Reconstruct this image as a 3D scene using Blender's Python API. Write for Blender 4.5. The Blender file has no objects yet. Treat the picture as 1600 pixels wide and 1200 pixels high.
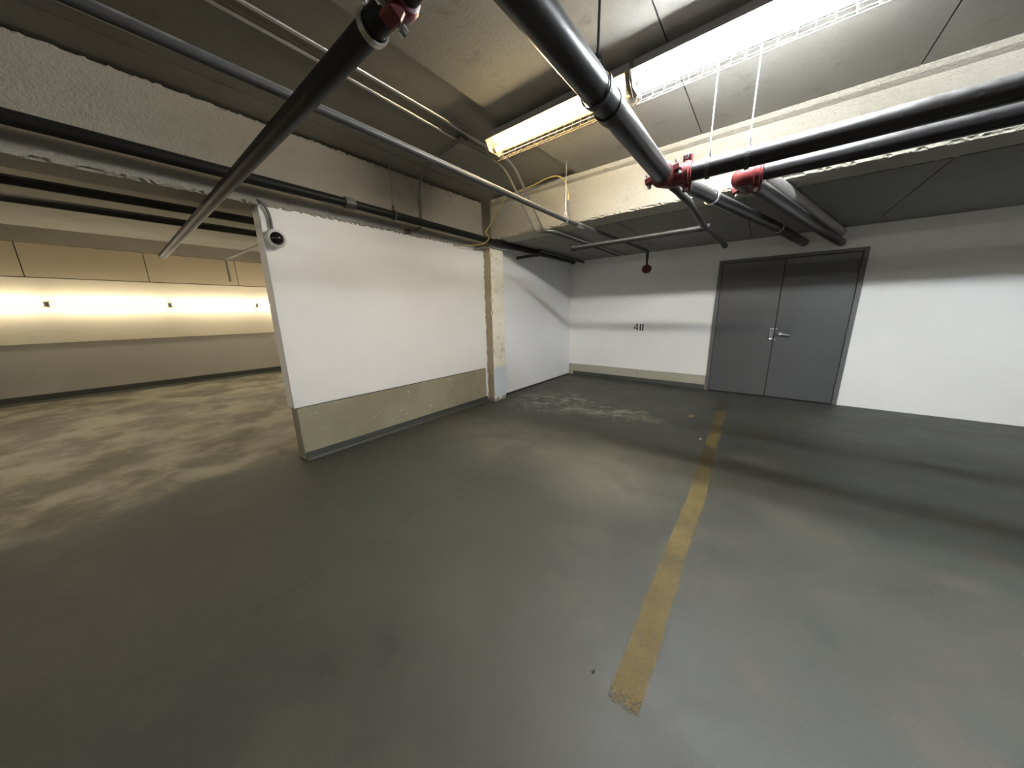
import bpy, bmesh, math, random
from mathutils import Vector, Matrix
random.seed(7)
scene = bpy.context.scene
col = scene.collection

# ---------------------------------------------------------------- camera
cam_data = bpy.data.cameras.new('camera')
cam_data.sensor_fit = 'HORIZONTAL'
cam_data.sensor_width = 36.0
cam_data.lens = 36.0 * 488.36 / 1600.0
cam_data.clip_start = 0.02
cam = bpy.data.objects.new('camera', cam_data)
col.objects.link(cam)
yaw, pit, rol = -0.675042, -0.2235957, -0.0188645
fw = Vector((math.sin(yaw) * math.cos(pit), math.cos(yaw) * math.cos(pit), math.sin(pit)))
rt = Vector((math.cos(yaw), -math.sin(yaw), 0.0))
up = rt.cross(fw)
r2 = rt * math.cos(rol) + up * math.sin(rol)
u2 = -rt * math.sin(rol) + up * math.cos(rol)
mw = Matrix((r2, u2, -fw)).transposed().to_4x4()
mw.translation = Vector((0.0, 0.0, 1.40))
cam.matrix_world = mw
scene.camera = cam

# ---------------------------------------------------------------- world, exposure
world = bpy.data.worlds.new('world')
scene.world = world
world.use_nodes = True
world.node_tree.nodes['Background'].inputs[0].default_value = (0.9, 0.92, 1.0, 1)
world.node_tree.nodes['Background'].inputs[1].default_value = 0.02
vs = scene.view_settings
vs.view_transform = 'Standard'
vs.look = 'None'
vs.exposure = 2.62
vs.gamma = 1.0
vs.use_curve_mapping = False
COOL = (0.91, 0.96, 1.0)
WARM = (1.0, 0.78, 0.46)
REAR = (1.0, 0.97, 0.90)
E_COOL, E_WARM, E_BAY, E_REAR = 48.0, 24.0, 4.5, 8.0

# ---------------------------------------------------------------- materials
def nt(name):
    m = bpy.data.materials.new(name); m.use_nodes = True
    t = m.node_tree; t.nodes.clear()
    o = t.nodes.new('ShaderNodeOutputMaterial')
    b = t.nodes.new('ShaderNodeBsdfPrincipled')
    t.links.new(b.outputs[0], o.inputs[0])
    return m, t, b, o

def pos(t):
    return t.nodes.new('ShaderNodeNewGeometry').outputs['Position']

def noise(t, v, scale, detail=4.0, rough=0.55, stretch=None):
    if stretch:
        mp = t.nodes.new('ShaderNodeMapping'); mp.inputs['Scale'].default_value = stretch
        t.links.new(v, mp.inputs[0]); v = mp.outputs[0]
    n = t.nodes.new('ShaderNodeTexNoise')
    n.inputs['Scale'].default_value = scale; n.inputs['Detail'].default_value = detail
    n.inputs['Roughness'].default_value = rough
    t.links.new(v, n.inputs['Vector'])
    return n.outputs['Fac']

def ramp(t, f, a, b, ca=0.0, cb=1.0):
    m = t.nodes.new('ShaderNodeMapRange'); m.interpolation_type = 'SMOOTHSTEP'
    m.inputs['From Min'].default_value = a; m.inputs['From Max'].default_value = b
    m.inputs['To Min'].default_value = ca; m.inputs['To Max'].default_value = cb
    t.links.new(f, m.inputs['Value'])
    return m.outputs[0]

def math_n(t, op, a, b=None):
    m = t.nodes.new('ShaderNodeMath'); m.operation = op
    for i, v in enumerate((a, b)):
        if v is None: continue
        if isinstance(v, (int, float)): m.inputs[i].default_value = v
        else: t.links.new(v, m.inputs[i])
    return m.outputs[0]

def mix(t, f, a, b):
    m = t.nodes.new('ShaderNodeMix'); m.data_type = 'RGBA'
    if isinstance(f, (int, float)): m.inputs[0].default_value = f
    else: t.links.new(f, m.inputs[0])
    for i, v in ((6, a), (7, b)):
        if isinstance(v, tuple): m.inputs[i].default_value = (*v, 1)
        else: t.links.new(v, m.inputs[i])
    return m.outputs[2]

def bump(t, b, h, strength=0.3, dist=0.02):
    n = t.nodes.new('ShaderNodeBump')
    n.inputs['Strength'].default_value = strength; n.inputs['Distance'].default_value = dist
    t.links.new(h, n.inputs['Height']); t.links.new(n.outputs[0], b.inputs['Normal'])

def mat_plain(name, c, rough=0.5, metal=0.0, var=0.12, scale=18.0):
    m, t, b, o = nt(name)
    n = noise(t, pos(t), scale)
    dark = tuple(x * (1 - var * 2) for x in c); lite = tuple(min(1, x * (1 + var)) for x in c)
    t.links.new(mix(t, n, dark, lite), b.inputs['Base Color'])
    b.inputs['Roughness'].default_value = rough; b.inputs['Metallic'].default_value = metal
    return m

def mat_concrete(name, c, c2, stain, scale=3.0, bstr=0.5, bdist=0.01, fine=60.0, rough=0.9):
    m, t, b, o = nt(name)
    p = pos(t)
    big = noise(t, p, scale * 0.35, 5)
    mid = noise(t, p, scale * 2.5, 6, 0.65)
    fi = noise(t, p, fine, 3, 0.6)
    c_ = mix(t, ramp(t, big, 0.35, 0.65), c, c2)
    c_ = mix(t, ramp(t, mid, 0.56, 0.78), c_, stain)
    c_ = mix(t, ramp(t, fi, 0.35, 0.8, 0, 0.25), c_, stain)
    t.links.new(c_, b.inputs['Base Color'])
    b.inputs['Roughness'].default_value = rough
    h = math_n(t, 'ADD', math_n(t, 'MULTIPLY', mid, 0.6), math_n(t, 'MULTIPLY', fi, 0.6))
    bump(t, b, h, bstr, bdist)
    return m

def mat_emit(name, c, s):
    m, t, b, o = nt(name)
    b.inputs['Base Color'].default_value = (*c, 1)
    b.inputs['Emission Color'].default_value = (*c, 1)
    b.inputs['Emission Strength'].default_value = s
    return m

M = {}
M['ceiling'] = mat_concrete('ceiling_concrete', (0.2226, 0.2081, 0.1798), (0.2612, 0.2503, 0.2195), (0.1670, 0.1498, 0.1236), 2.0, 0.25, 0.006)
M['ceiling_low'] = mat_concrete('low_ceiling_concrete', (0.2047, 0.1994, 0.1853), (0.2331, 0.2282, 0.2120), (0.1534, 0.1472, 0.1360), 2.0, 0.2, 0.006)
M['beam'] = mat_concrete('beam_stipple', (0.3543, 0.3316, 0.2749), (0.3996, 0.3774, 0.3183), (0.2855, 0.2596, 0.2025), 2.4, 1.0, 0.02, 55.0)
M['curb'] = mat_concrete('curb_concrete', (0.2600, 0.2387, 0.1701), (0.3030, 0.2815, 0.2033), (0.2162, 0.1948, 0.1368), 2.2, 0.25, 0.006)
M['curb_light'] = mat_concrete('back_curb_concrete', (0.3641, 0.3468, 0.2659), (0.4070, 0.3907, 0.3079), (0.2867, 0.2600, 0.1994), 3.0, 0.25, 0.006)
M['seam'] = mat_plain('seam_dark', (0.10, 0.092, 0.08), 0.95)
M['rubber'] = mat_plain('floor_gap_dark', (0.035, 0.035, 0.033), 0.9)

def mat_wall(name, base, blotch):
    m, t, b, o = nt(name)
    p = pos(t)
    c = mix(t, ramp(t, noise(t, p, 0.9, 4), 0.35, 0.7), base, blotch)
    c = mix(t, ramp(t, noise(t, p, 7.0, 5, 0.7), 0.68, 0.8, 0, 0.35), c, tuple(x * 0.85 for x in base))
    t.links.new(c, b.inputs['Base Color'])
    b.inputs['Roughness'].default_value = 0.62
    bump(t, b, noise(t, p, 130.0, 2), 0.12, 0.003)
    return m
M['white'] = mat_wall('white_wall_paint', (0.87, 0.862, 0.84), (0.84, 0.83, 0.805))
M['white_far'] = mat_wall('white_corner_paint', (0.85, 0.86, 0.87), (0.82, 0.83, 0.84))
M['cream'] = mat_wall('cream_wall_paint', (0.80, 0.74, 0.60), (0.76, 0.69, 0.55))
M['bay_grey'] = mat_wall('grey_wall_paint', (0.50, 0.48, 0.44), (0.46, 0.44, 0.40))
M['bay_panel'] = mat_wall('tan_panel_paint', (0.62, 0.53, 0.38), (0.57, 0.48, 0.34))

def mat_curb_chipped():
    m, t, b, o = nt('curb_chipped')
    p = pos(t)
    c = mix(t, ramp(t, noise(t, p, 1.4, 5), 0.35, 0.65), (0.2546, 0.2267, 0.1545), (0.3146, 0.2860, 0.2013))
    spots = ramp(t, noise(t, p, 19.0, 3, 0.55), 0.645, 0.69)
    where = ramp(t, noise(t, p, 1.1, 2), 0.36, 0.52)
    c = mix(t, math_n(t, 'MULTIPLY', spots, where), c, (0.4992, 0.4634, 0.3557))
    scuff = ramp(t, noise(t, p, 3.0, 4, 0.6, (1, 0.4, 14)), 0.72, 0.8, 0, 0.8)
    c = mix(t, scuff, c, (0.4194, 0.3846, 0.2808))
    t.links.new(c, b.inputs['Base Color']); b.inputs['Roughness'].default_value = 0.85
    bump(t, b, noise(t, p, 45.0, 4), 0.35, 0.006)
    return m
M['curb_chip'] = mat_curb_chipped()

JOINT = (-1.78, 0.05, -1.80, 1.55)
def mat_floor():
    m, t, b, o = nt('floor_coating')
    p = pos(t)
    sx = t.nodes.new('ShaderNodeSeparateXYZ'); t.links.new(p, sx.inputs[0])
    big = noise(t, p, 0.55, 4, 0.5)
    mid = noise(t, p, 2.2, 6, 0.6)
    fine = noise(t, p, 160.0, 2, 0.6)
    sp = noise(t, p, 38.0, 3, 0.6)
    c = mix(t, ramp(t, big, 0.38, 0.64), (0.0419, 0.0432, 0.0356), (0.0544, 0.0536, 0.0424))
    c = mix(t, ramp(t, mid, 0.50, 0.66, 0, 0.9), c, (0.0654, 0.0618, 0.0466))
    c = mix(t, ramp(t, mid, 0.44, 0.30, 0, 0.8), c, (0.0308, 0.0320, 0.0274))
    c = mix(t, ramp(t, fine, 0.35, 0.75, 0, 0.35), c, (0.0228, 0.0246, 0.0206))
    c = mix(t, ramp(t, sp, 0.70, 0.78, 0, 0.5), c, (0.0845, 0.0827, 0.0664))
    # dried mineral bloom and rusty wash beside the column, oil blots where cars stand
    def blob(x, y, rx, ry):
        v = t.nodes.new('ShaderNodeVectorMath'); v.operation = 'SUBTRACT'
        v.inputs[1].default_value = (x, y, 0); t.links.new(p, v.inputs[0])
        q = t.nodes.new('ShaderNodeVectorMath'); q.operation = 'MULTIPLY'
        q.inputs[1].default_value = (1 / rx, 1 / ry, 0); t.links.new(v.outputs[0], q.inputs[0])
        l = t.nodes.new('ShaderNodeVectorMath'); l.operation = 'LENGTH'; t.links.new(q.outputs[0], l.inputs[0])
        return ramp(t, l.outputs['Value'], 1.0, 0.25)
    wisp = ramp(t, noise(t, p, 3.6, 7, 0.72), 0.50, 0.60)
    wisp2 = ramp(t, noise(t, p, 7.5, 6, 0.75), 0.54, 0.63)
    z1 = math_n(t, 'MAXIMUM', blob(-2.45, 4.2, 0.95, 0.85), blob(-1.5, 4.25, 0.9, 0.5))
    c = mix(t, math_n(t, 'MULTIPLY', ramp(t, noise(t, p, 2.1, 5, 0.6), 0.47, 0.58), math_n(t, 'MULTIPLY', z1, 0.7)), c, (0.1418, 0.1124, 0.0828))
    c = mix(t, math_n(t, 'MULTIPLY', wisp, math_n(t, 'MULTIPLY', z1, 0.75)), c, (0.2700, 0.2600, 0.2115))
    c = mix(t, math_n(t, 'MULTIPLY', wisp2, math_n(t, 'MULTIPLY', z1, 0.7)), c, (0.3496, 0.3426, 0.2868))
    oil = math_n(t, 'MAXIMUM', blob(-1.75, 1.65, 0.55, 0.30), blob(-2.1, 1.1, 0.5, 0.35))
    c = mix(t, math_n(t, 'MULTIPLY', oil, ramp(t, noise(t, p, 2.6, 5), 0.42, 0.6, 0, 0.75)), c, (0.0416, 0.0416, 0.0320))
    warm_pool = math_n(t, 'MAXIMUM', blob(-2.0, 2.6, 1.5, 0.9), blob(-0.9, 2.6, 0.9, 0.9))  # mottled warm patches that also paint in the warm lamp's pool of light
    c = mix(t, math_n(t, 'MULTIPLY', warm_pool, ramp(t, noise(t, p, 1.3, 4), 0.35, 0.6, 0.25, 0.8)), c, (0.1304, 0.1205, 0.0853))
    # hairline construction joint across the aisle
    ax, ay, bx, by = JOINT
    nx, ny = (by - ay), -(bx - ax); ln_ = math.hypot(nx, ny); nx /= ln_; ny /= ln_
    dd = math_n(t, 'ADD', math_n(t, 'MULTIPLY', math_n(t, 'SUBTRACT', sx.outputs['X'], ax), nx), math_n(t, 'MULTIPLY', math_n(t, 'SUBTRACT', sx.outputs['Y'], ay), ny))
    dd = math_n(t, 'ADD', dd, math_n(t, 'MULTIPLY', math_n(t, 'SUBTRACT', noise(t, p, 1.5, 3), 0.5), 0.10))
    crack = ramp(t, math_n(t, 'ABSOLUTE', dd), 0.016, 0.003, 0, 0.55)
    crack = math_n(t, 'MULTIPLY', crack, math_n(t, 'MULTIPLY', ramp(t, sx.outputs['X'], -1.1, -1.4), ramp(t, noise(t, p, 2.3, 3), 0.38, 0.55)))
    c = mix(t, crack, c, (0.0311, 0.0316, 0.0259))
    # wet, tracked floor beyond the wall end, its warm lamplight painted into the colour
    bay = ramp(t, math_n(t, 'ADD', sx.outputs['X'], math_n(t, 'MULTIPLY', noise(t, p, 1.7, 5), 0.9)), -3.0, -3.5)
    cb = mix(t, ramp(t, noise(t, p, 1.6, 6, 0.65), 0.4, 0.62), (0.1029, 0.0876, 0.0571), (0.2811, 0.2591, 0.1867))
    c = mix(t, bay, c, cb)
    t.links.new(c, b.inputs['Base Color'])
    r = ramp(t, mid, 0.3, 0.75, 0.50, 0.66)
    t.links.new(r, b.inputs['Roughness'])
    b.inputs['Specular IOR Level'].default_value = 0.5
    h = math_n(t, 'ADD', math_n(t, 'MULTIPLY', mid, 0.5), math_n(t, 'MULTIPLY', fine, 0.25))
    bump(t, b, h, 0.25, 0.006)
    return m
M['floor'] = mat_floor()

def mat_cove():
    return mat_concrete('floor_coating_upturn', (0.0428, 0.0450, 0.0396), (0.0505, 0.0529, 0.0455), (0.0321, 0.0337, 0.0293), 4.0, 0.25, 0.005, 90.0, 0.6)
M['cove'] = mat_cove()

def mat_line():
    m, t, b, o = nt('worn_yellow_paint')
    p = pos(t)
    sx = t.nodes.new('ShaderNodeSeparateXYZ'); t.links.new(p, sx.inputs[0])
    c = mix(t, ramp(t, noise(t, p, 5.0, 5), 0.35, 0.65), (0.0935, 0.0645, 0.0150), (0.1198, 0.0870, 0.0264))
    c = mix(t, ramp(t, noise(t, p, 55.0, 4, 0.7), 0.45, 0.75, 0, 0.7), c, (0.0520, 0.0435, 0.0245))
    zone = ramp(t, noise(t, p, 1.0, 3, 0.6, (0.2, 2.2, 1)), 0.46, 0.62, 0.0, 0.5)
    c = mix(t, zone, c, (0.0493, 0.0382, 0.0192))
    t.links.new(c, b.inputs['Base Color']); b.inputs['Roughness'].default_value = 0.75
    bump(t, b, noise(t, p, 120.0, 3), 0.4, 0.004)
    # wear: the paint is gone in grains, and nearly gone on two stretches and at the far end
    y = sx.outputs['Y']
    w1 = math_n(t, 'MULTIPLY', ramp(t, y, 2.95, 3.15), ramp(t, y, 3.75, 3.6))
    w2 = ramp(t, y, 4.85, 5.2)
    w3 = ramp(t, y, 1.02, 0.88)
    worn = math_n(t, 'MAXIMUM', math_n(t, 'MULTIPLY', w1, 0.62), math_n(t, 'MAXIMUM', math_n(t, 'MULTIPLY', w2, 0.8), math_n(t, 'MULTIPLY', w3, 0.75)))
    g = math_n(t, 'ADD', math_n(t, 'MULTIPLY', noise(t, p, 26.0, 6, 0.75), 0.6), math_n(t, 'MULTIPLY', noise(t, p, 110.0, 3, 0.7), 0.4))
    th = math_n(t, 'SUBTRACT', 0.66, math_n(t, 'MULTIPLY', worn, 0.26))
    gone = math_n(t, 'SUBTRACT', g, th)
    f = ramp(t, gone, -0.03, 0.05)
    tr = t.nodes.new('ShaderNodeBsdfTransparent'); ms = t.nodes.new('ShaderNodeMixShader')
    t.links.new(f, ms.inputs[0]); t.links.new(b.outputs[0], ms.inputs[1]); t.links.new(tr.outputs[0], ms.inputs[2])
    t.links.new(ms.outputs[0], o.inputs[0])
    return m
M['line'] = mat_line()

def mat_column():
    m, t, b, o = nt('column_concrete')
    p = pos(t)
    sx = t.nodes.new('ShaderNodeSeparateXYZ'); t.links.new(p, sx.inputs[0])
    n = noise(t, p, 9.0, 6, 0.65)
    c = mix(t, ramp(t, noise(t, p, 2.5, 4), 0.35, 0.65), (0.80, 0.75, 0.62), (0.87, 0.83, 0.71))
    c = mix(t, ramp(t, n, 0.50, 0.72, 0, 0.8), c, (0.50, 0.44, 0.33))
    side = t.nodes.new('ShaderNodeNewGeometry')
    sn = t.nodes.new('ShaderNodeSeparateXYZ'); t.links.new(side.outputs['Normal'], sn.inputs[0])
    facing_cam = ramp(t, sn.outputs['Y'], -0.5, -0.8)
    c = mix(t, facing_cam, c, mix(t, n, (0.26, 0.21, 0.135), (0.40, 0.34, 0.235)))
    facing_room = ramp(t, sn.outputs['X'], 0.6, 0.8)
    edge = math_n(t, 'ADD', sx.outputs['Z'], math_n(t, 'MULTIPLY', n, 0.25))
    low = ramp(t, edge, 0.72, 0.62)
    drip = ramp(t, math_n(t, 'ADD', sx.outputs['Z'], math_n(t, 'MULTIPLY', noise(t, p, 11.0, 2, 0.5, (1, 1, 0.15)), 0.18)), 0.13, 0.15)
    f = math_n(t, 'MULTIPLY', math_n(t, 'MULTIPLY', low, drip), facing_room)
    c = mix(t, f, c, (0.62, 0.67, 0.72))
    base = ramp(t, sx.outputs['Z'], 0.10, 0.05, 0, 0.8)
    c = mix(t, math_n(t, 'MULTIPLY', base, math_n(t, 'SUBTRACT', 1.0, f)), c, (0.20, 0.15, 0.10))
    t.links.new(c, b.inputs['Base Color']); b.inputs['Roughness'].default_value = 0.85
    bump(t, b, math_n(t, 'ADD', n, noise(t, p, 60.0, 3)), 0.4, 0.008)
    return m
M['column'] = mat_column()

def mat_pipe(name, c, dust, rough=0.42, amount=0.6, spec=0.35):
    m, t, b, o = nt(name)
    p = pos(t)
    g = t.nodes.new('ShaderNodeNewGeometry')
    sn = t.nodes.new('ShaderNodeSeparateXYZ'); t.links.new(g.outputs['Normal'], sn.inputs[0])
    d = math_n(t, 'MULTIPLY', ramp(t, sn.outputs['Z'], -0.05, 0.75), ramp(t, noise(t, p, 14.0, 6, 0.7), 0.3, 0.62, 0.35, 1.0))
    cc = mix(t, math_n(t, 'MULTIPLY', d, amount), c, dust)
    cc = mix(t, ramp(t, noise(t, p, 30.0, 5, 0.7), 0.62, 0.75, 0, 0.35), cc, dust)
    t.links.new(cc, b.inputs['Base Color'])
    t.links.new(math_n(t, 'ADD', math_n(t, 'MULTIPLY', d, 0.4), rough), b.inputs['Roughness'])
    b.inputs['Specular IOR Level'].default_value = spec
    return m
M['black_pipe'] = mat_pipe('black_steel_pipe', (0.016, 0.015, 0.016), (0.17, 0.167, 0.165), 0.32, 0.7)
M['shade_black_pipe'] = mat_pipe('shade_black_steel_pipe', (0.012, 0.011, 0.010), (0.035, 0.032, 0.028), 0.45, 0.5, 0.15)  # rough black steel, darkened and dulled for the near pipe's unlit underside
M['grey_pipe'] = mat_pipe('grey_steel_pipe', (0.045, 0.043, 0.041), (0.23, 0.225, 0.215), 0.45, 0.8)
M['pale_pipe'] = mat_pipe('pale_grey_pipe', (0.36, 0.35, 0.33), (0.50, 0.49, 0.46), 0.55, 0.6)
M['conduit'] = mat_plain('galvanised_conduit', (0.46, 0.445, 0.42), 0.30, 0.85, 0.1)
M['painted_conduit'] = mat_plain('painted_conduit', (0.22, 0.205, 0.175), 0.55, 0.1, 0.1)
M['steel'] = mat_plain('bright_steel', (0.62, 0.62, 0.62), 0.32, 0.9, 0.06)
M['rod'] = mat_plain('threaded_rod', (0.30, 0.30, 0.30), 0.4, 0.8, 0.1)
M['rod_dark'] = mat_plain('dark_rod', (0.05, 0.05, 0.05), 0.5, 0.3, 0.1)
M['rod_zinc'] = mat_plain('zinc_rod', (0.42, 0.54, 0.58), 0.4, 0.3, 0.05)
M['red'] = mat_pipe('red_enamel', (0.105, 0.016, 0.018), (0.17, 0.085, 0.08), 0.42, 0.6)
M['rust'] = mat_plain('rust_red_fitting', (0.17, 0.06, 0.04), 0.75, 0.0, 0.2)
M['lamp_white'] = mat_plain('lamp_enamel', (0.60, 0.58, 0.52), 0.4, 0.0, 0.05)
M['lamp_glow_tan'] = mat_plain('lamp_enamel_glow_tan', (0.17, 0.135, 0.085), 0.6, 0.0, 0.1)  # enamel darkened to tan so the tube's warm glow on it shows
M['lamp_channel'] = mat_plain('lamp_channel_grey', (0.33, 0.32, 0.32), 0.5, 0.1, 0.06)
M['wire'] = mat_plain('guard_wire', (0.16, 0.16, 0.155), 0.35, 0.2, 0.05)
M['wire_warm'] = mat_plain('guard_wire_glow_tan', (0.15, 0.125, 0.075), 0.4, 0.2, 0.05)  # wire darkened and yellowed to carry the warm tube's glow
M['cool_tube'] = mat_emit('cool_tube_glass', COOL, E_COOL)
M['warm_tube'] = mat_emit('warm_tube_glass', WARM, E_WARM)
M['rear_tube'] = mat_emit('rear_tube_glass', REAR, E_REAR)
M['bay_tube'] = mat_emit('bay_tube_glass', (1.0, 0.88, 0.68), E_BAY)
M['bay_added_tube'] = mat_emit('bay_added_tube_glass', (1.0, 0.86, 0.62), E_BAY * 2.6)
M['door'] = mat_plain('charcoal_door_paint', (0.085, 0.085, 0.087), 0.33, 0.0, 0.06, 3.0)
M['door_frame'] = mat_plain('grey_frame_paint', (0.125, 0.123, 0.12), 0.42, 0.0, 0.1, 10.0)
M['stencil'] = mat_plain('black_stencil_paint', (0.03, 0.028, 0.022), 0.7)
M['dome_ring'] = mat_plain('dome_ring_plastic', (0.66, 0.65, 0.62), 0.4, 0.0, 0.05)
M['dome_glass'] = mat_plain('smoked_dome', (0.012, 0.008, 0.008), 0.08, 0.0, 0.0)
M['yellow_cable'] = mat_plain('yellow_cable_jacket', (0.40, 0.32, 0.12), 0.5, 0.0, 0.1)
M['brass'] = mat_plain('brass_fitting', (0.55, 0.43, 0.18), 0.35, 0.8, 0.1)
M['hose'] = mat_plain('grey_hose', (0.12, 0.12, 0.12), 0.5)
M['patch'] = mat_plain('ochre_patch', (0.20, 0.165, 0.10), 0.8, 0.0, 0.2, 30)
M['chip'] = mat_plain('pale_chip', (0.62, 0.62, 0.60), 0.8)

# ---------------------------------------------------------------- helpers
def link(name, bm, mat, parent=None, smooth=False):
    me = bpy.data.meshes.new(name)
    bmesh.ops.recalc_face_normals(bm, faces=bm.faces)
    bm.to_mesh(me); bm.free()
    if smooth:
        for f in me.polygons: f.use_smooth = True
        try: me.set_sharp_from_angle(angle=math.radians(40))
        except Exception: pass
    me.materials.append(M[mat])
    o = bpy.data.objects.new(name, me); col.objects.link(o)
    if parent: o.parent = parent
    return o

def tag(o, label, cat, group=None):
    o['label'] = label; o['category'] = cat
    if group: o['group'] = group
    return o

def struct(o):
    o['kind'] = 'structure'; return o

def empty(name, loc=(0, 0, 0)):
    o = bpy.data.objects.new(name, None); o.empty_display_size = 0.1
    o.location = loc; col.objects.link(o)
    return o

def add_box(bm, a, b, bev=0.0):
    r = bmesh.ops.create_cube(bm, size=1.0)
    vs_ = r['verts']
    for v in vs_:
        v.co = Vector(((a[i] + b[i]) / 2 + v.co[i] * (b[i] - a[i]) for i in range(3)))
    if bev:
        es = list({e for v in vs_ for e in v.link_edges})
        bmesh.ops.bevel(bm, geom=es, offset=bev, segments=1, affect='EDGES', profile=0.5)

def box(name, a, b, mat, parent=None, bev=0.0):
    bm = bmesh.new(); add_box(bm, a, b, bev)
    return link(name, bm, mat, parent)

def rough_box(name, a, b, mat, axis, amp=0.012, step=0.05, parent=None):
    """box subdivided along one axis with its long lower and upper edges chipped"""
    n = max(2, int((b[axis] - a[axis]) / step))
    o1, o2 = [i for i in range(3) if i != axis]
    lo1, hi1, lo2, hi2 = a[o1], b[o1], a[o2], b[o2]
    e = 0.02
    ring0 = [(lo1, lo2), (lo1 + e, lo2), (hi1 - e, lo2), (hi1, lo2), (hi1, lo2 + e), (hi1, hi2 - e), (hi1, hi2),
             (hi1 - e, hi2), (lo1 + e, hi2), (lo1, hi2), (lo1, hi2 - e), (lo1, lo2 + e)]
    corners = {0: (1, 1), 3: (-1, 1), 6: (-1, -1), 9: (1, -1)}
    bm = bmesh.new(); rings = []
    for k in range(n + 1):
        u = a[axis] + (b[axis] - a[axis]) * k / n
        vsn = []
        for i, (p, q) in enumerate(ring0):
            if i in corners:
                d = random.random() ** 2 * amp * 1.6
                p += corners[i][0] * d; q += corners[i][1] * d * random.uniform(0.5, 1)
            c = [0, 0, 0]; c[axis] = u; c[o1] = p; c[o2] = q
            vsn.append(bm.verts.new(c))
        rings.append(vsn)
    m = len(ring0)
    for k in range(n):
        for i in range(m):
            bm.faces.new((rings[k][i], rings[k][(i + 1) % m], rings[k + 1][(i + 1) % m], rings[k + 1][i]))
    bm.faces.new(rings[0]); bm.faces.new(rings[-1])
    return link(name, bm, mat, parent)

def fillet(pts, r, seg=6):
    pts = [Vector(p) for p in pts]
    if r <= 0 or len(pts) < 3: return pts
    out = [pts[0]]
    for i in range(1, len(pts) - 1):
        a, b, c = pts[i - 1], pts[i], pts[i + 1]
        u = (a - b); v = (c - b)
        d = min(r, u.length * 0.48, v.length * 0.48)
        p0 = b + u.normalized() * d; p1 = b + v.normalized() * d
        for k in range(seg + 1):
            s = k / seg
            out.append(p0 * (1 - s) ** 2 + b * 2 * s * (1 - s) + p1 * s * s)
    out.append(pts[-1])
    return out

def add_tube(bm, pts, rad, seg=12, cap=True):
    pts = [Vector(p) for p in pts]
    n = len(pts)
    tang = []
    for i in range(n):
        d = (pts[min(i + 1, n - 1)] - pts[max(i - 1, 0)])
        tang.append(d.normalized())
    ref = Vector((0, 0, 1)) if abs(tang[0].z) < 0.9 else Vector((1, 0, 0))
    nrm = (ref - tang[0] * ref.dot(tang[0])).normalized()
    rings = []
    for i in range(n):
        nrm = (nrm - tang[i] * nrm.dot(tang[i])).normalized()
        bn = tang[i].cross(nrm)
        r = rad[i] if isinstance(rad, (list, tuple)) else rad
        rings.append([bm.verts.new(pts[i] + (nrm * math.cos(2 * math.pi * k / seg) + bn * math.sin(2 * math.pi * k / seg)) * r) for k in range(seg)])
    for i in range(n - 1):
        for k in range(seg):
            bm.faces.new((rings[i][k], rings[i][(k + 1) % seg], rings[i + 1][(k + 1) % seg], rings[i + 1][k]))
    if cap:
        bm.faces.new(rings[0][::-1]); bm.faces.new(rings[-1])

def tube(name, pts, rad, mat, parent=None, seg=16, bend=0.0):
    bm = bmesh.new(); add_tube(bm, fillet(pts, bend), rad, seg)
    return link(name, bm, mat, parent, smooth=True)

def add_torus(bm, c, axis, R_, r_, seg=24, s2=8, arc=(0, 1)):
    c = Vector(c); axis = Vector(axis).normalized()
    ref = Vector((0, 0, 1)) if abs(axis.z) < 0.9 else Vector((1, 0, 0))
    u = (ref - axis * ref.dot(axis)).normalized(); v = axis.cross(u)
    pts = [c + (u * math.cos(2 * math.pi * k / seg) + v * math.sin(2 * math.pi * k / seg)) * R_ for k in range(seg + 1)]
    add_tube(bm, pts, r_, s2, cap=False)

def lathe(name, c, axis, prof, mat, parent=None, seg=24):
    """prof: list of (distance along axis, radius)"""
    c = Vector(c); axis = Vector(axis).normalized()
    bm = bmesh.new()
    pts = [c + axis * d for d, r in prof]
    ref = Vector((0, 0, 1)) if abs(axis.z) < 0.9 else Vector((1, 0, 0))
    u = (ref - axis * ref.dot(axis)).normalized(); v = axis.cross(u)
    rings = [[bm.verts.new(p + (u * math.cos(2 * math.pi * k / seg) + v * math.sin(2 * math.pi * k / seg)) * max(r, 1e-4)) for k in range(seg)] for p, (d, r) in zip(pts, prof)]
    for i in range(len(rings) - 1):
        for k in range(seg):
            bm.faces.new((rings[i][k], rings[i][(k + 1) % seg], rings[i + 1][(k + 1) % seg], rings[i + 1][k]))
    bm.faces.new(rings[0][::-1]); bm.faces.new(rings[-1])
    return link(name, bm, mat, parent, smooth=True)

def prism(name, outline, axis, a, b, mat, parent=None):
    """outline in the two remaining axes, extruded along axis from a to b"""
    bm = bmesh.new()
    o1, o2 = [i for i in range(3) if i != axis]
    def V3(p, w):
        c = [0, 0, 0]; c[axis] = w; c[o1] = p[0]; c[o2] = p[1]; return bm.verts.new(c)
    A = [V3(p, a) for p in outline]; B = [V3(p, b) for p in outline]
    n = len(outline)
    bm.faces.new(A); bm.faces.new(B[::-1])
    for i in range(n): bm.faces.new((A[i], B[i], B[(i + 1) % n], A[(i + 1) % n]))
    return link(name, bm, mat, parent)

# ---------------------------------------------------------------- setting
XW, YB = -3.414, 6.383          # face of left wall, face of back wall
ZC, ZL = 2.93, 2.44             # main ceiling, low ceiling
X0, X1, Y0 = -10.0, 5.6, -5.6   # far bay wall, right wall, wall behind the camera

struct(box('floor', (X0 - 0.3, Y0 - 0.2, -0.15), (X1 + 0.2, YB + 0.3, 0.0), 'floor'))

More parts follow.
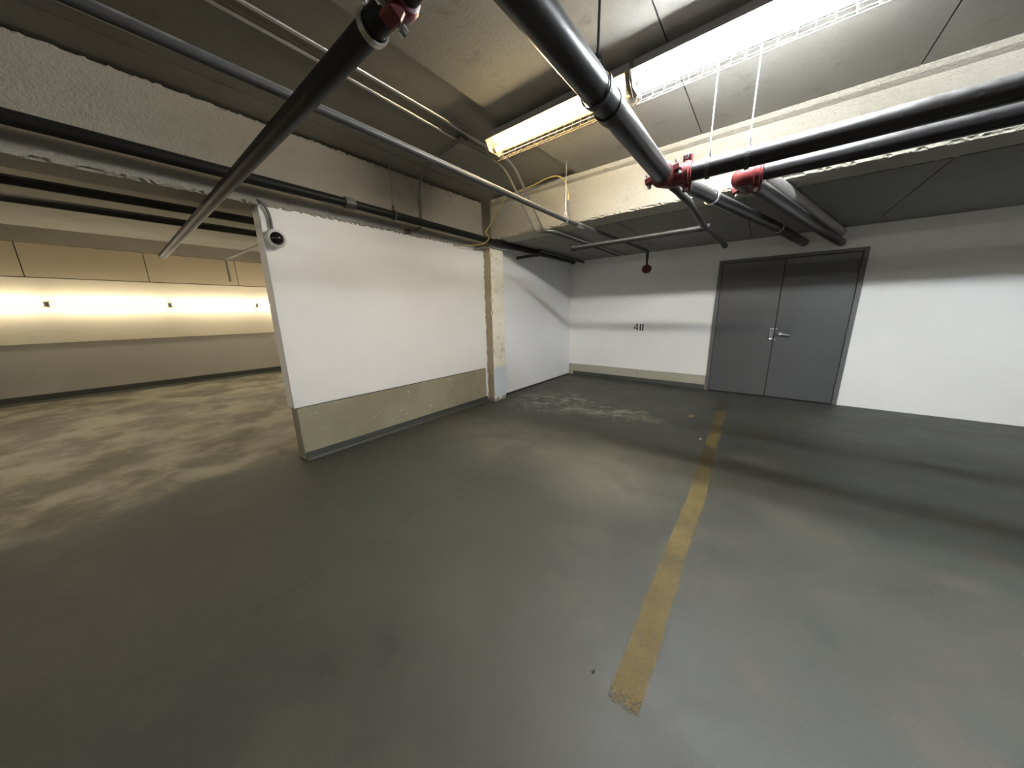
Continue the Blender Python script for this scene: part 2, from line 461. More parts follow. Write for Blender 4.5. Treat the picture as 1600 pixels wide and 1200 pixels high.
# main ceiling: slab with cast strips one board wide, joints between them
ceil = struct(box('ceiling', (X0 - 0.3, Y0 - 0.2, ZC + 0.05), (X1 + 0.2, YB + 0.3, ZC + 0.25), 'seam'))
edges_x = [-10.0, -8.09, -6.85, -5.61, -4.37, -3.13, -1.89, -0.65, 0.59, 1.83, 3.07, 4.31, 5.6]
for i in range(len(edges_x) - 1):
    a, b = edges_x[i], edges_x[i + 1]
    z = ZC if a >= -1.9 else ZC + 0.045
    ye = 3.7 if a > -3.2 else YB
    box('ceiling_strip', (a + 0.004, Y0, z), (b - 0.004, ye, ZC + 0.06), 'ceiling', ceil)

# low ceiling past the cross beam, also in strips
low = struct(box('ceiling_low', (XW + 0.01, 3.93, ZL + 0.015), (X1, YB, ZL + 0.2), 'seam'))
le = [XW + 0.012, -2.78, -1.545, -0.31, 0.93, 2.17, 3.41, 4.65, 5.6]
for i in range(len(le) - 1):
    box('ceiling_strip', (le[i] + 0.004, 4.03, ZL), (le[i + 1] - 0.004, YB, ZL + 0.02), 'ceiling_low', low)

# beams
bl = rough_box('concrete_beam', (XW - 0.30, Y0, 2.31), (XW + 0.015, 3.615, ZC + 0.02), 'beam', 1, 0.020, 0.022)
tag(bl, 'long rough concrete beam above the left white wall', 'beam')
bt = rough_box('concrete_beam', (-3.285, 3.68, ZL), (X1, 4.02, ZC + 0.02), 'beam', 0, 0.020, 0.022)
tag(bt, 'pale rough concrete cross beam where the ceiling drops', 'beam')
# thin chamfer fillet of slurry at the top of the cross beam
fil = prism('beam_fillet', [(3.685, ZC + 0.005), (3.60, ZC + 0.005), (3.63, ZC - 0.03), (3.685, ZC - 0.05)], 0, -3.2, X1, 'beam', bt)

# left wall: white board over a chipped concrete kerb
wl = struct(empty('wall_left', (XW, 2.3, 0)))
def child(o, p):
    o.parent = p; o.matrix_parent_inverse = Matrix.Translation(p.location).inverted(); return o
child(box('concrete_kerb', (XW - 0.17, 0.955, 0), (XW - 0.004, 3.63, 0.536), 'curb_chip', None, 0.008), wl)
child(box('white_panel', (XW - 0.175, 0.935, 0.545), (XW, 3.63, 2.325), 'white', None, 0.004), wl)
child(box('joint_gap', (XW - 0.16, 0.96, 0.53), (XW - 0.012, 3.63, 0.55), 'rubber'), wl)
child(box('corner_panel', (XW - 0.17, 3.60, 0.022), (XW - 0.002, YB, ZL + 0.02), 'white_far'), wl)
child(box('joint_gap', (XW - 0.16, 3.9, 0.0), (XW - 0.012, YB, 0.03), 'rubber'), wl)
# floor coating turned up the foot of the kerb
child(prism('coating_upturn', [(XW - 0.004, 0.0), (XW + 0.028, 0.0), (XW + 0.010, 0.02), (XW + 0.004, 0.075), (XW - 0.004, 0.08)], 1, 0.965, 3.62, 'cove'), wl)

# back wall
wb = struct(empty('wall_back', (-1.0, YB, 0)))
child(box('white_panel', (XW - 0.2, YB, 0.25), (-0.70, YB + 0.15, ZL + 0.03), 'white'), wb)
child(box('concrete_kerb', (XW, YB - 0.006, 0), (-0.70, YB + 0.15, 0.243), 'curb_light', None, 0.005), wb)
child(prism('coating_upturn', [(YB - 0.004, 0.0), (YB - 0.06, 0.0), (YB - 0.02, 0.02), (YB - 0.01, 0.085), (YB - 0.004, 0.09)], 0, XW + 0.12, -0.71, 'cove'), wb)
child(box('white_panel', (0.96, YB, 0.0), (X1 + 0.2, YB + 0.15, ZL + 0.03), 'white'), wb)
child(box('white_panel', (-0.70, YB, 2.16), (0.96, YB + 0.15, ZL + 0.03), 'white'), wb)
child(box('dark_room', (-0.72, YB + 0.14, 0), (0.98, YB + 0.16, 2.2), 'rubber'), wb)
# right, rear and far walls of the garage
struct(box('wall_right', (X1, Y0, 0), (X1 + 0.2, YB, ZC + 0.1), 'white'))
struct(box('wall_rear', (X0, Y0 - 0.2, 0), (X1, Y0, ZC + 0.1), 'white'))
struct(box('wall_bay', (X0, YB, 0), (XW - 0.17, YB + 0.2, ZC + 0.1), 'white'))

# far wall of the neighbouring bay
wf = struct(empty('wall_far', (X0, 1.0, 0)))
child(box('grey_dado', (X0 - 0.2, Y0, 0.0), (X0, YB, 1.015), 'bay_grey'), wf)
child(box('cream_panel', (X0 - 0.2, Y0, 1.02), (X0 + 0.015, YB, 2.145), 'cream'), wf)
for i in range(9):
    y = 2.07 + (i - 6) * 1.42
    child(box('tan_panel', (X0 - 0.2, y + 0.006, 2.16), (X0 + 0.02, y + 1.414, 2.715), 'bay_panel'), wf)
child(box('concrete_band', (X0 - 0.2, Y0, 2.725), (X0 + 0.04, YB, ZC + 0.05), 'beam'), wf)
child(box('joint_gap', (X0 - 0.2, Y0, 0.9), (X0 - 0.01, YB, 2.9), 'rubber'), wf)
child(prism('coating_upturn', [(X0, 0.0), (X0 + 0.16, 0.0), (X0 + 0.03, 0.03), (X0 + 0.02, 0.125), (X0, 0.13)], 1, Y0, YB, 'cove'), wf)

# column between the left wall and the corner
cm = rough_box('concrete_column', (XW + 0.003, 3.632, 0.0), (-3.268, 3.925, ZL + 0.01), 'column', 2, 0.010, 0.03)
tag(cm, 'slim concrete column on the left wall with pale blue painted foot', 'column')
capb = rough_box('column_head', (XW + 0.003, 3.80, ZL), (-3.29, 3.925, ZC), 'column', 2, 0.01, 0.05, cm)

# ---------------------------------------------------------------- double door
door = struct(empty('door_1', (0.13, YB, 0)))
DX0, DXM, DX1, DT = -0.645, 0.131, 0.907, 2.112
child(box('door_frame_jamb', (DX0 - 0.055, YB - 0.03, 0), (DX0 - 0.004, YB + 0.12, DT + 0.05), 'door_frame', None, 0.004), door)
child(box('door_frame_jamb', (DX1 + 0.004, YB - 0.03, 0), (DX1 + 0.055, YB + 0.12, DT + 0.05), 'door_frame', None, 0.004), door)
child(box('door_frame_head', (DX0 - 0.004, YB - 0.03, DT + 0.004), (DX1 + 0.004, YB + 0.12, DT + 0.05), 'door_frame', None, 0.004), door)
leafL = child(box('door_leaf', (DX0, YB - 0.012, 0.012), (DXM - 0.003, YB + 0.033, DT), 'door', None, 0.003), door)
leafR = child(box('door_leaf', (DXM + 0.003, YB - 0.012, 0.012), (DX1, YB + 0.033, DT), 'door', None, 0.003), door)
def sub(o, p):
    o.parent = p; return o
for z in (1.85, 1.05, 0.25):
    h = sub(tube('hinge', [(DX0 - 0.004, YB - 0.028, z - 0.055), (DX0 - 0.004, YB - 0.028, z + 0.055)], 0.010, 'door_frame', None, 10), leafL)
    sub(tube('hinge', [(DX1 + 0.004, YB - 0.028, z - 0.055), (DX1 + 0.004, YB - 0.028, z + 0.055)], 0.010, 'door_frame', None, 10), leafR)
# latch guard: bright loop on the left leaf, two bolts and a round rose with lever on the right leaf
yk = YB - 0.012
g = sub(tube('latch_guard', [(0.078, yk - 0.012, 0.93), (0.078, yk - 0.03, 1.085), (0.118, yk - 0.03, 1.085), (0.118, yk - 0.012, 0.93), (0.078, yk - 0.012, 0.93)], 0.010, 'steel', None, 8, 0.02), leafL)
g['label'] = 'bright steel latch guard loop'
bm = bmesh.new(); add_box(bm, (0.070, yk - 0.006, 0.915), (0.126, yk + 0.002, 1.10), 0.003)
sub(link('guard_plate', bm, 'rod'), leafL)
for z in (0.925, 1.085):
    sub(lathe('guard_bolt', (0.152, yk + 0.002, z), (0, -1, 0), [(0, 0.017), (0.012, 0.017), (0.02, 0.010)], 'steel', None, 14), leafR)
hnd = sub(lathe('handle_rose', (0.205, yk + 0.002, 1.015), (0, -1, 0), [(0, 0.046), (0.012, 0.046), (0.022, 0.036), (0.05, 0.030), (0.066, 0.020)], 'steel', None, 24), leafR)
hnd['label'] = 'round steel handle rose'
lv = sub(tube('lever', [(0.205, yk - 0.052, 1.012), (0.235, yk - 0.056, 1.005), (0.30, yk - 0.056, 0.992), (0.318, yk - 0.048, 0.988)], [0.011, 0.012, 0.011, 0.009], 'steel', None, 12), leafR)

# ---------------------------------------------------------------- lamps
def lamp(x0, x1, y, ztop, tube_mat, tubes, wire_mat, label, zdrop=0.0, group=None):
    L = x1 - x0
    r = empty('caged_ceiling_lamp', (x0 + L / 2, y, ztop - zdrop))
    tag(r, label, 'lamp', group)
    h = L / 2
    def P(o):
        o.parent = r; return o
    z = 0.0
    P(box('channel', (-h, -0.065, z - 0.055), (h, 0.065, z + 0.002), 'lamp_channel', None, 0.004))
    P(prism('reflector', [(-0.125, z - 0.085), (-0.065, z - 0.053), (0.065, z - 0.053), (0.125, z - 0.085), (0.125, z - 0.079), (0.067, z - 0.046), (-0.067, z - 0.046), (-0.125, z - 0.079)], 0, -h, h, 'lamp_glow_tan' if wire_mat == 'wire_warm' else 'lamp_white'))
    for e in (-1, 1):
        P(prism('end_plate', [(-0.118, z - 0.082), (-0.062, z - 0.054), (0.062, z - 0.054), (0.118, z - 0.082), (0.07, z - 0.15), (-0.07, z - 0.15)], 0, e * h - (0.006 if e > 0 else 0), e * h + (0 if e > 0 else 0.006), 'lamp_glow_tan' if wire_mat == 'wire_warm' else 'lamp_white'))
    ys = [0.0] if tubes == 1 else [-0.045, 0.045]
    for yy in ys:
        t = P(tube('tube', [(-h + 0.03, yy, z - 0.118), (h - 0.03, yy, z - 0.118)], 0.019, tube_mat, None, 10))
        for e in (-1, 1):
            k = tube('tube_cap', [(e * (h - 0.034), yy, z - 0.118), (e * (h - 0.008), yy, z - 0.118)], 0.0195, 'steel', None, 10)
            k.parent = t
    # wire guard: V-bottomed hoops with runners
    sec = [(-0.128, -0.078), (-0.115, -0.138), (-0.035, -0.198), (0.035, -0.198), (0.115, -0.138), (0.128, -0.078)]
    bm = bmesh.new()
    n = int(L / 0.068)
    for k in range(n + 1):
        x = -h + L * k / n
        add_tube(bm, [(x, a, b) for a, b in sec], 0.0014, 4)
    for a, b in sec:
        add_tube(bm, [(-h, a, b), (h, a, b)], 0.0016, 4)
    P(link('wire_guard', bm, wire_mat))
    return r

LY = 2.40
lamp(-2.075, -0.875, LY, ZC, 'warm_tube', 1, 'wire_warm', 'warm glowing caged tube lamp crossed by the black ceiling pipe')
lamp(-0.845, 0.375, LY, ZC, 'cool_tube', 2, 'wire', 'cold white caged tube lamp on the ceiling above the hung black pipes')
lamp(1.55, 2.77, LY, ZC, 'cool_tube', 2, 'wire', 'added caged tube lamp out of view at the right')  # added out of view to brighten the back wall and corner
# the next row of the same lamps, behind the photographer
for i, xx in enumerate((-2.3, 0.2, 2.9)):
    lamp(xx, xx + 1.22, -3.2, ZC, 'rear_tube', 2, 'wire', ('warm caged tube lamp behind the camera position', 'middle cold caged tube lamp behind the camera position', 'right cold caged tube lamp behind the camera position')[i])
# bare battens on the far wall of the next bay
for i, (a, b) in enumerate(((0.86, 2.30), (2.34, 3.78), (-0.62, 0.82), (-2.1, -0.66))):
    r = empty('wall_batten_lamp', (X0 + 0.015, (a + b) / 2, 1.70))
    tag(r, ('glowing batten lamp on far cream wall, left of the gap', 'glowing batten lamp on far cream wall touching the white wall end', 'glowing batten lamp on far cream wall, second from the left', 'leftmost glowing batten lamp on far cream wall')[i], 'lamp', None)
    h = (b - a) / 2
    o = box('batten_body', (0.0, -h, -0.03), (0.05, h, 0.03), 'lamp_white', None, 0.004); o.parent = r
    o = tube('tube', [(0.085, -h + 0.02, 0), (0.085, h - 0.02, 0)], 0.030, 'bay_tube', None, 10); o.parent = r
    for e in (-1, 1):
        o = box('tube_holder', (0.0, e * h - 0.012, -0.035), (0.12, e * h + 0.012, 0.035), 'lamp_white', None, 0.003); o.parent = r
for i, (xx, yy) in enumerate(((-6.4, -1.2), (-8.6, 3.4), (-6.6, 4.4))):  # added ceiling lamps, all out of sight, to brighten the bay floor
    lamp(xx, xx + 1.22, yy, ZC + 0.045, 'bay_added_tube', 2, 'wire_warm', ('added warm caged tube lamp out of view in the left bay', 'added warm caged tube lamp hidden deep behind the white wall', 'added warm caged tube lamp hidden just behind the white wall')[i])

# ---------------------------------------------------------------- pipes and fittings
def coupling(c, axis, R_, parent, w=0.07, ear_dir=(0, 0, 1)):
    """two-bolt grooved coupling: ribbed ring, two ear lugs, two bolts"""
    ax = Vector(axis).normalized(); c = Vector(c)
    body = lathe('red_coupling', c - ax * w / 2, ax, [(0, R_ * 1.02), (0.004, R_ * 1.22), (w * 0.22, R_ * 1.25), (w * 0.3, R_ * 1.38), (w * 0.7, R_ * 1.38), (w * 0.78, R_ * 1.25), (w - 0.004, R_ * 1.22), (w, R_ * 1.02)], 'red', parent)
    body['label'] = 'red grooved coupling'
    ed = Vector(ear_dir); ed = (ed - ax * ed.dot(ax)).normalized(); sd = ax.cross(ed)
    for s in (-1, 1):
        bm = bmesh.new()
        add_box(bm, (-w * 0.42, R_ * 1.15, -0.022), (w * 0.42, R_ * 1.38 + 0.034, 0.022), 0.006)
        mtx = Matrix((ax, ed * s, ax.cross(ed * s))).transposed()
        for v in bm.verts: v.co = c + mtx @ v.co
        o = link('coupling_ear', bm, 'red', None); o.parent = body
        q = c + ed * s * (R_ * 1.38 + 0.017)
        o = tube('bolt', [q - sd * 0.046, q - sd * 0.03, q - sd * 0.0301, q + sd * 0.0301, q + sd * 0.03, q + sd * 0.044], [0.013, 0.013, 0.007, 0.007, 0.013, 0.013], 'rod', None, 8); o.parent = body
    return body

def hanger(name, c, axis, R_, ztop, label, rodmat, rod_r=0.005, ringmat='rod'):
    """ring around a pipe with a threaded rod up to the ceiling"""
    r = empty(name, (c[0], c[1], ztop)); tag(r, label, 'pipe hanger')
    bm = bmesh.new()
    ax = Vector(axis).normalized(); cc = Vector(c)
    ref = Vector((0, 0, 1)); v = ax.cross(ref).normalized()
    pts = [cc + (ref * math.cos(2 * math.pi * k / 28) + v * math.sin(2 * math.pi * k / 28)) * (R_ + 0.004) for k in range(29)]
    rings = [[bm.verts.new(p + ax * s) for s in (-0.011, 0.011)] + [bm.verts.new(cc + (p - cc) * (1 + 0.005 / R_) + ax * s) for s in (0.011, -0.011)] for p in pts]
    for i in range(28):
        for k in range(4):
            bm.faces.new((rings[i][k], rings[i][(k + 1) % 4], rings[i + 1][(k + 1) % 4], rings[i + 1][k]))
    for s in (-1, 1):   # swivel tabs up to the nut
        add_tube(bm, [cc + v * s * R_ * 0.55 + ref * R_ * 0.85, cc + v * s * 0.012 + ref * (R_ + 0.055)], 0.005, 6)
    o = link('ring', bm, ringmat); o.parent = r; o.matrix_parent_inverse = Matrix.Translation(r.location).inverted()
    o = tube('rod', [(c[0], c[1], c[2] + R_ + 0.03), (c[0], c[1], ztop + 0.002)], rod_r, rodmat, None, 8)
    o.parent = r; o.matrix_parent_inverse = Matrix.Translation(r.location).inverted()
    o = tube('nut', [(c[0], c[1], c[2] + R_ + 0.048), (c[0], c[1], c[2] + R_ + 0.062)], rod_r * 2.2, rodmat, None, 6)
    o.parent = r; o.matrix_parent_inverse = Matrix.Translation(r.location).inverted()
    return r

RB = 0.057
# main pipe running into depth under the lamps
B0, B1 = Vector((-0.615, -3.2, 2.235)), Vector((-0.652, 2.47, 2.275))
pb = tube('black_main_pipe', [B0, B1], RB, 'black_pipe', None, 24)
tag(pb, 'thick black steel pipe running from overhead under both lamps to the red elbow', 'pipe')
lathe('black_coupling', (-0.648, 1.53, 2.268), (B1 - B0), [(-0.03, RB), (-0.03, RB + 0.006), (0.03, RB + 0.006), (0.03, RB)], 'black_pipe', pb)
# smaller branch pipe crossing toward the left bay
RA = 0.0375
pa = tube('black_branch_pipe', [(-0.66, 0.655, 2.245), (-6.5, 0.60, 2.235)], RA, 'shade_black_pipe', None, 20)
tag(pa, 'near black pipe slanting across the upper left corner with red coupling', 'pipe')
coupling((-0.885, 0.653, 2.245), (1, 0, 0), RA, pa, 0.062, (0, 0.55, 1))
# hung cross pipes to the right
pc = tube('black_cross_pipe', [(-0.54, 2.565, 2.285), (3.8, 2.565, 2.295)], 0.055, 'black_pipe', None, 24)
tag(pc, 'upper of the two black hung pipes at the right, held by zinc rods', 'pipe')
el = tube('red_elbow', [(-0.652, 2.44, 2.275), (-0.652, 2.565, 2.283), (-0.53, 2.565, 2.285)], 0.066, 'red', pc, 20, 0.10)
el['label'] = 'red elbow fitting'
coupling((-0.525, 2.565, 2.285), (1, 0, 0), 0.055, pc, 0.062, (0, -0.35, 1))
coupling((-0.651, 2.455, 2.275), (0, 1, 0), 0.055, pc, 0.062, (1, 0, 0.25))
pc2 = tube('black_cross_pipe', [(-0.17, 2.77, 2.25), (3.8, 2.77, 2.26)], 0.050, 'black_pipe', None, 24)
tag(pc2, 'lower and farther black hung pipe at the right behind the upper one', 'pipe')
el2 = tube('red_elbow', [(-0.14, 2.77, 2.25), (-0.250, 2.77, 2.25), (-0.205, 2.93, 2.25)], 0.062, 'red', pc2, 20, 0.10)
el2['label'] = 'red elbow fitting'
coupling((-0.155, 2.77, 2.25), (1, 0, 0), 0.052, pc2, 0.062, (0, -0.35, 1))
coupling((-0.203, 2.935, 2.25), (0.25, 0.97, 0), 0.050, pc2, 0.055, (1, 0, 0.3))
# pipes that run on under the low ceiling
pd = tube('black_drain_pipe', [(-0.632, 2.64, 2.285), (-0.553, 2.96, 2.30), (-0.051, 4.841, 2.30), (0.30, YB - 0.005, 2.30)], 0.050, 'black_pipe', None, 20)
tag(pd, 'dusty black pipe slanting from the left red elbow toward the door', 'pipe')
pd2 = tube('black_drain_pipe', [(-0.201, 2.94, 2.25), (-0.158, 3.086, 2.25), (0.68, YB - 0.005, 2.25)], 0.050, 'black_pipe', None, 20)
tag(pd2, 'dusty black pipe slanting from the right red elbow toward the door', 'pipe')
pd3 = tube('pale_drain_pipe', [(-0.17, 3.20, 2.387), (0.66, YB - 0.005, 2.387)], 0.050, 'pale_pipe', None, 20)
tag(pd3, 'pale grey pipe slanting under the low ceiling behind the black ones', 'pipe')
# small sprinkler line going on from the elbow, with a branch parallel to the back wall
ps = tube('small_sprinkler_pipe', [(-0.625, 2.60, 2.24), (-0.60, 2.70, 2.225), (-0.565, 2.86, 2.195), (-0.585, 3.70, 2.19), (-0.525, 5.05, 2.19)], 0.026, 'grey_pipe', None, 14, 0.08)
tag(ps, 'short small pipe dipping from the red elbow under the low ceiling', 'pipe')
lathe('end_cap', (-0.525, 5.04, 2.19), (0.04, 1, 0), [(0, 0.033), (0.05, 0.033), (0.06, 0.022)], 'black_pipe', ps, 14)
lathe('tee', (-0.64, 3.84, 2.19), (1, 0, 0), [(0, 0.034), (0.10, 0.034)], 'black_pipe', ps, 14)
pbr = tube('branch_pipe', [(-0.60, 3.84, 2.188), (-2.02, 3.85, 2.186)], 0.026, 'black_pipe', None, 14)
tag(pbr, 'dark pipe parallel to the back wall just behind the cross beam', 'pipe')
lathe('end_cap', (-2.0, 3.85, 2.186), (-1, 0, 0), [(0, 0.033), (0.05, 0.033), (0.06, 0.024)], 'black_pipe', pbr, 14)
# long sprinkler pipe to the red head
sp = tube('long_sprinkler_pipe', [(-1.80, -3.5, 2.37), (-1.80, 1.2, 2.37), (-1.826, 3.21, 2.37), (-1.80, 3.72, 2.37), (-1.684, 5.803, 2.37), (-1.684, 5.803, 2.25)], 0.023, 'grey_pipe', None, 14, 0.03)
tag(sp, 'long thin grey sprinkler pipe running from the upper left to the red head', 'pipe')
lathe('pipe_sleeve', (-1.815, 3.50, 2.37), (0.03, 1, 0), [(0, 0.028), (0.16, 0.028)], 'conduit', sp, 14)
d_ = tube('drop', [(-1.684, 5.803, 2.28), (-1.684, 5.803, 2.09)], 0.017, 'black_pipe', sp, 10)
hd = lathe('sprinkler_head', (-1.684, 5.82, 2.115), (0.25, -1, -0.75), [(0, 0.020), (0.015, 0.040), (0.035, 0.066), (0.06, 0.078), (0.075, 0.074), (0.088, 0.05), (0.092, 0.02)], 'red', sp, 18)
hd['label'] = 'round red sprinkler head'
# pipe along the left beam
pl = tube('wall_pipe', [(-3.20, -4.5, 2.445), (-3.20, 1.6, 2.431), (-3.20, 3.5, 2.402), (-3.20, 3.75, 2.392), (-3.19, 6.05, 2.39)], 0.040, 'shade_black_pipe', None, 18)
tag(pl, 'dark pipe along the foot of the left concrete beam', 'pipe')
for y in (1.55, -1.4):
    lathe('pipe_sleeve', (-3.20, y, 2.432), (0, 1, 0), [(0, 0.044), (0.006, 0.052), (0.09, 0.052), (0.096, 0.044)], 'grey_pipe', pl, 18)
lathe('end_cap', (-3.19, 6.0, 2.385), (0, 1, 0), [(0, 0.05), (0.06, 0.05), (0.07, 0.03)], 'black_pipe', pl, 16)
sb = tube('stub_pipe', [(-3.40, 4.45, 2.30), (-2.96, 4.52, 2.31)], 0.024, 'black_pipe', None, 12)
tag(sb, 'short dark stub pipe from the corner wall behind the column', 'pipe')
tw = tube('twin_pipe', [(-3.05, 4.6, 2.395), (-3.05, 6.22, 2.385)], 0.022, 'black_pipe', None, 12)
tag(tw, 'thin dark pipe along the corner under the low ceiling', 'pipe')

# hangers
hanger('pipe_hanger', (-0.645, 1.385, 2.266), (0, 1, 0), RB, ZC, 'dark rod and ring hanger on the thick black pipe beside the warm lamp', 'rod_dark', 0.0055, 'rod_dark')
hanger('pipe_hanger', (-1.03, 0.652, 2.245), (1, 0, 0), RA, ZC, 'ring hanger on the near black pipe by its red coupling', 'rod', 0.005, 'conduit')
hanger('pipe_hanger', (-1.826, 3.26, 2.37), (0, 1, 0), 0.023, ZC, 'pale rod hanger on the thin sprinkler pipe beside the yellow cable', 'steel', 0.004, 'steel')
hanger('pipe_hanger', (-0.41, 2.565, 2.286), (1, 0, 0), 0.055, ZC, 'left of two zinc rods holding the black cross pipe', 'rod_zinc', 0.0030, 'rod_dark')
hanger('pipe_hanger', (-0.205, 2.565, 2.287), (1, 0, 0), 0.055, ZC, 'right of two zinc rods holding the black cross pipe', 'rod_zinc', 0.0030, 'rod_dark')
hanger('pipe_hanger', (-3.20, 2.06, 2.424), (0, 1, 0), 0.040, ZC + 0.045, 'thin rod hanger on the dark pipe below the left beam', 'painted_conduit', 0.004, 'rod_dark')
for (x, y, z, lab) in ((-0.47, 3.26, 2.30, 'thin strap on the left slanting pipe behind the cross pipe'), (-0.02, 4.95, 2.30, 'thin strap on the left slanting pipe near the door')):
    hanger('pipe_hanger', (x, y, z), (0.26, 0.96, 0), 0.050, (2.425 if y < 3.6 else ZL), lab, 'steel', 0.003, 'steel')

# ---------------------------------------------------------------- conduits and cables
zc = ZC - 0.0
c1 = tube('conduit', [(-2.363, -4.5, 2.945), (-2.363, 1.0, 2.945), (-2.39, 2.27, 2.943)], 0.0125, 'conduit', None, 10)
tag(c1, 'lower of two thin conduits on the ceiling, ending at a small box', 'conduit')
jb = box('junction_box', (-2.44, 2.26, 2.90), (-2.34, 2.36, ZC + 0.032), 'painted_conduit', None, 0.006)
tag(jb, 'small junction box on the ceiling left of the warm lamp', 'junction box')
c2 = tube('conduit', [(-2.245, -4.5, 2.945), (-2.245, 2.0, 2.945), (-2.27, 2.85, 2.93), (-2.295, 3.0, 2.90), (-2.37, 3.66, 2.425), (-2.25, 3.80, 2.42), (-2.25, 6.3, 2.425)], 0.0125, 'conduit', None, 10, 0.07)
tag(c2, 'upper of two thin conduits on the ceiling, bending down at the cross beam', 'conduit')
c3 = tube('conduit', [(-2.39, 2.34, 2.942), (-2.395, 2.87, 2.93), (-2.415, 3.0, 2.895), (-2.485, 3.66, 2.425), (-2.36, 3.80, 2.42), (-2.36, 6.3, 2.425)], 0.0125, 'painted_conduit', None, 10, 0.07)
tag(c3, 'conduit from the small box slanting down past the cross beam', 'conduit')
c4 = tube('conduit', [(-2.40, 2.31, 2.935), (-2.79, 2.36, 2.94), (-3.22, 2.48, 2.93), (-3.36, 2.535, 2.86), (-3.365, 2.54, 2.45), (-3.37, 2.46, 2.37), (-3.385, 2.35, 2.345)], 0.0125, 'painted_conduit', None, 10, 0.09)
tag(c4, 'conduit bending down the face of the left beam', 'conduit')
lathe('red_bushing', (-3.375, 2.37, 2.345), (-0.3, -1, -0.1), [(0, 0.02), (0.05, 0.024), (0.06, 0.018)], 'rust', c4, 12)
yc = tube('yellow_cable', [(-3.18, 3.45, 2.495), (-2.98, 3.47, 2.70), (-2.83, 3.48, 2.87), (-2.62, 3.50, 2.90), (-2.42, 3.50, 2.905), (-2.19, 3.46, 2.922), (-2.046, 3.45, 2.907), (-1.955, 3.45, 2.847), (-1.916, 3.45, 2.749), (-1.905, 3.45, 2.68)], 0.0085, 'yellow_cable', None, 8, 0.08)
tag(yc, 'yellow cable looping along the top of the cross beam', 'cable')
lathe('brass_fitting', (-1.906, 3.45, 2.69), (0.02, 0, -1), [(0, 0.011), (0.02, 0.014), (0.03, 0.010), (0.05, 0.014), (0.075, 0.011)], 'brass', yc, 10)
tube('hose_end', [(-1.904, 3.45, 2.62), (-1.893, 3.45, 2.50), (-1.86, 3.46, 2.40), (-1.825, 3.46, 2.375)], 0.012, 'hose', yc, 8, 0.03)
wc = tube('loose_cable', [(-3.40, 3.05, 2.30), (-3.30, 3.22, 2.30), (-3.20, 3.42, 2.34), (-3.14, 3.50, 2.42), (-3.18, 3.45, 2.49)], 0.007, 'yellow_cable', None, 8, 0.06)
tag(wc, 'thin pale cable drooping under the dark pipe beside the column', 'cable')
wc2 = tube('loose_cable', [(-3.40, 3.42, 2.30), (-3.30, 3.52, 2.33), (-3.235, 3.66, 2.335), (-3.235, 3.95, 2.34), (-3.28, 4.2, 2.38), (-3.30, 6.3, 2.42)], 0.011, 'conduit', None, 8, 0.06)
tag(wc2, 'thin grey cable wrapping the head of the column', 'cable')

# ---------------------------------------------------------------- dome camera on the left wall
dc = empty('dome_camera', (XW, 1.0, 2.062)); tag(dc, 'white ring dome camera with smoked eye on the wall end', 'camera')
def dch(o):
    o.parent = dc; o.matrix_parent_inverse = Matrix.Translation(dc.location).inverted(); return o
dax = Vector((1, 0.05, -0.12)); dcn = Vector((XW + 0.0, 1.0, 2.062))
dch(lathe('mount_box', dcn - dax * 0.002, dax, [(0, 0.055), (0.05, 0.055)], 'dome_ring', None, 24))
dch(lathe('ring', dcn + dax * 0.045, dax, [(0, 0.066), (0.012, 0.075), (0.035, 0.075), (0.05, 0.066), (0.056, 0.050)], 'dome_ring', None, 28))
dch(lathe('smoked_eye', dcn + dax * 0.09, dax, [(0, 0.054), (0.012, 0.052), (0.026, 0.044), (0.038, 0.031), (0.046, 0.015), (0.048, 0.001)], 'dome_glass', None, 28))
dch(tube('flexible_conduit', [(XW + 0.028, 1.0, 2.10), (XW + 0.028, 1.0, 2.23), (XW + 0.03, 0.985, 2.29), (XW + 0.03, 0.955, 2.33), (XW + 0.012, 0.935, 2.345)], 0.0105, 'hose', None, 10, 0.06))

# ---------------------------------------------------------------- stencilled number 411
wn = empty('wall_number', (-1.915, YB, 1.085)); tag(wn, 'black stencilled number 411 on the back wall', 'number')
def wch(o):
    o.parent = wn; o.matrix_parent_inverse = Matrix.Translation(wn.location).inverted(); return o
ya, yb_ = YB - 0.0015, YB + 0.001
def quad(o): return o
def joined(name, polys):
    bm = bmesh.new()
    for pl_ in polys:
        A = [bm.verts.new((x, ya, z)) for x, z in pl_]; B = [bm.verts.new((x, yb_, z)) for x, z in pl_]
        bm.faces.new(A); bm.faces.new(B[::-1]); n = len(pl_)
        for i in range(n): bm.faces.new((A[i], B[i], B[(i + 1) % n], A[(i + 1) % n]))
    return wch(link(name, bm, 'stencil'))
bz, tz = 1.018, 1.152
joined('digit', [[(-1.957, bz), (-1.935, bz), (-1.935, tz), (-1.957, tz)],
                 [(-2.012, bz + 0.036), (-1.960, bz + 0.036), (-1.960, bz + 0.056), (-2.012, bz + 0.056)],
                 [(-2.012, bz + 0.058), (-1.991, bz + 0.058), (-1.960, tz - 0.022), (-1.960, tz)],
                 [(-1.934, bz + 0.036), (-1.926, bz + 0.036), (-1.926, bz + 0.056), (-1.934, bz + 0.056)]])
joined('digit', [[(-1.898, bz - 0.002), (-1.873, bz - 0.002), (-1.873, tz - 0.004), (-1.898, tz - 0.004)]])
joined('digit', [[(-1.851, bz - 0.003), (-1.826, bz - 0.003), (-1.826, tz - 0.005), (-1.851, tz - 0.005)]])

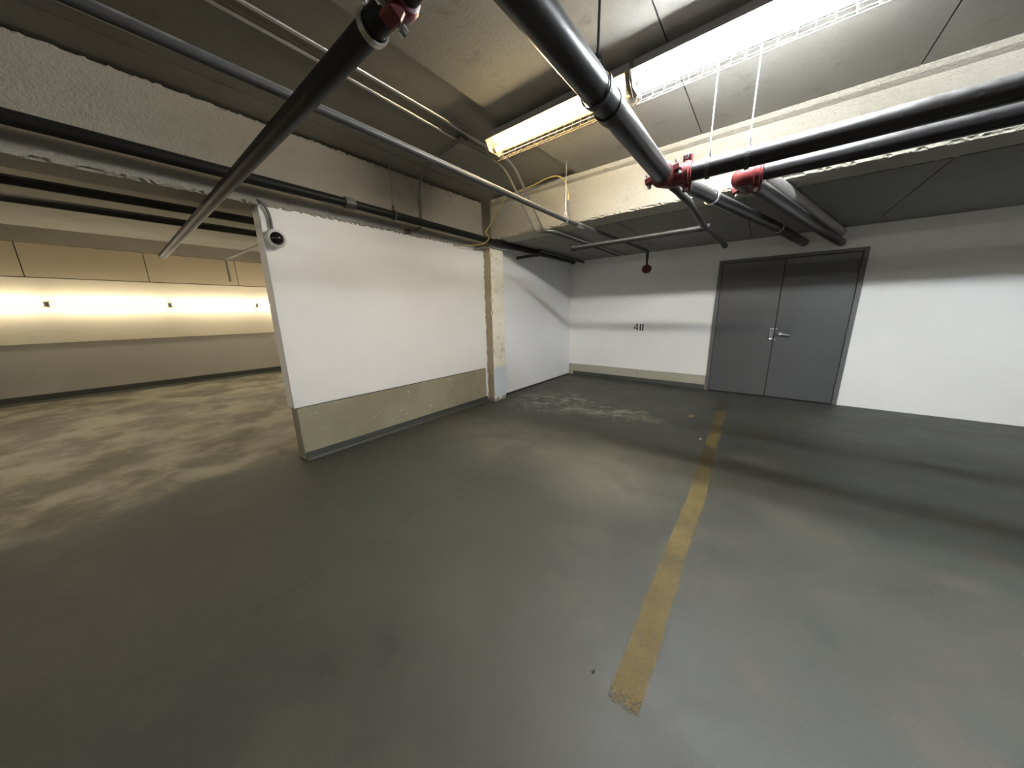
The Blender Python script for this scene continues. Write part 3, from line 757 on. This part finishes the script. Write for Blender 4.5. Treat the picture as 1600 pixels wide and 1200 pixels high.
# ---------------------------------------------------------------- yellow bay line and specks on the floor
bm = bmesh.new()
prev = None
N = 110
for k in range(N + 1):
    y = 0.885 + (5.75 - 0.885) * k / N
    xl = -0.288 + (y - 0.9) * (-0.020) + random.uniform(-0.003, 0.003) + 0.02 * math.exp(-((y - 2.6) / 0.7) ** 2)
    w = 0.112 + random.uniform(-0.003, 0.003)
    cur = [bm.verts.new((xl, y, 0.0012)), bm.verts.new((xl + w, y + 0.01, 0.0012))]
    if prev: bm.faces.new((prev[0], prev[1], cur[1], cur[0]))
    prev = cur
ln = link('parking_line', bm, 'line')
tag(ln, 'worn yellow parking line painted on the grey floor', 'parking line')
def blot(name, x, y, r, mat, label, sq=0.7):
    bm = bmesh.new(); vs_ = []
    for k in range(14):
        a = 2 * math.pi * k / 14; q = r * random.uniform(0.65, 1.1)
        vs_.append((x + math.cos(a) * q * sq, y + math.sin(a) * q))
    T = [bm.verts.new((a, b, 0.003)) for a, b in vs_]; B_ = [bm.verts.new((a, b, 0.0)) for a, b in vs_]
    bm.faces.new(T); bm.faces.new(B_[::-1])
    for i in range(14): bm.faces.new((T[i], B_[i], B_[(i + 1) % 14], T[(i + 1) % 14]))
    tag(link(name, bm, mat), label, 'floor mark')
blot('floor_patch', -0.62, 4.64, 0.10, 'patch', 'small ochre patch on the floor left of the yellow line', 0.4)
blot('floor_chip', -0.40, 3.82, 0.018, 'chip', 'tiny white chip on the floor beside the yellow line')
blot('floor_speck', -0.363, 0.937, 0.010, 'rubber', 'tiny dark speck on the floor near the line end')

# ---------------------------------------------------------------- left bay services
for x, z, lab in ((-5.26, 2.60, 'nearer black pipe crossing the ceiling of the left bay'), (-6.0, 2.60, 'farther black pipe crossing the ceiling of the left bay')):
    o = tube('bay_pipe', [(x, -5.0, z), (x, 6.2, z)], 0.045, 'black_pipe', None, 14); tag(o, lab, 'pipe')
o = tube('bay_sprinkler_pipe', [(-5.0, 1.70, 2.50), (-8.207, 1.588, 2.50), (-8.207, 1.588, 2.09)], 0.022, 'pale_pipe', None, 10, 0.03)
tag(o, 'thin pale sprinkler drop in the left bay', 'pipe')
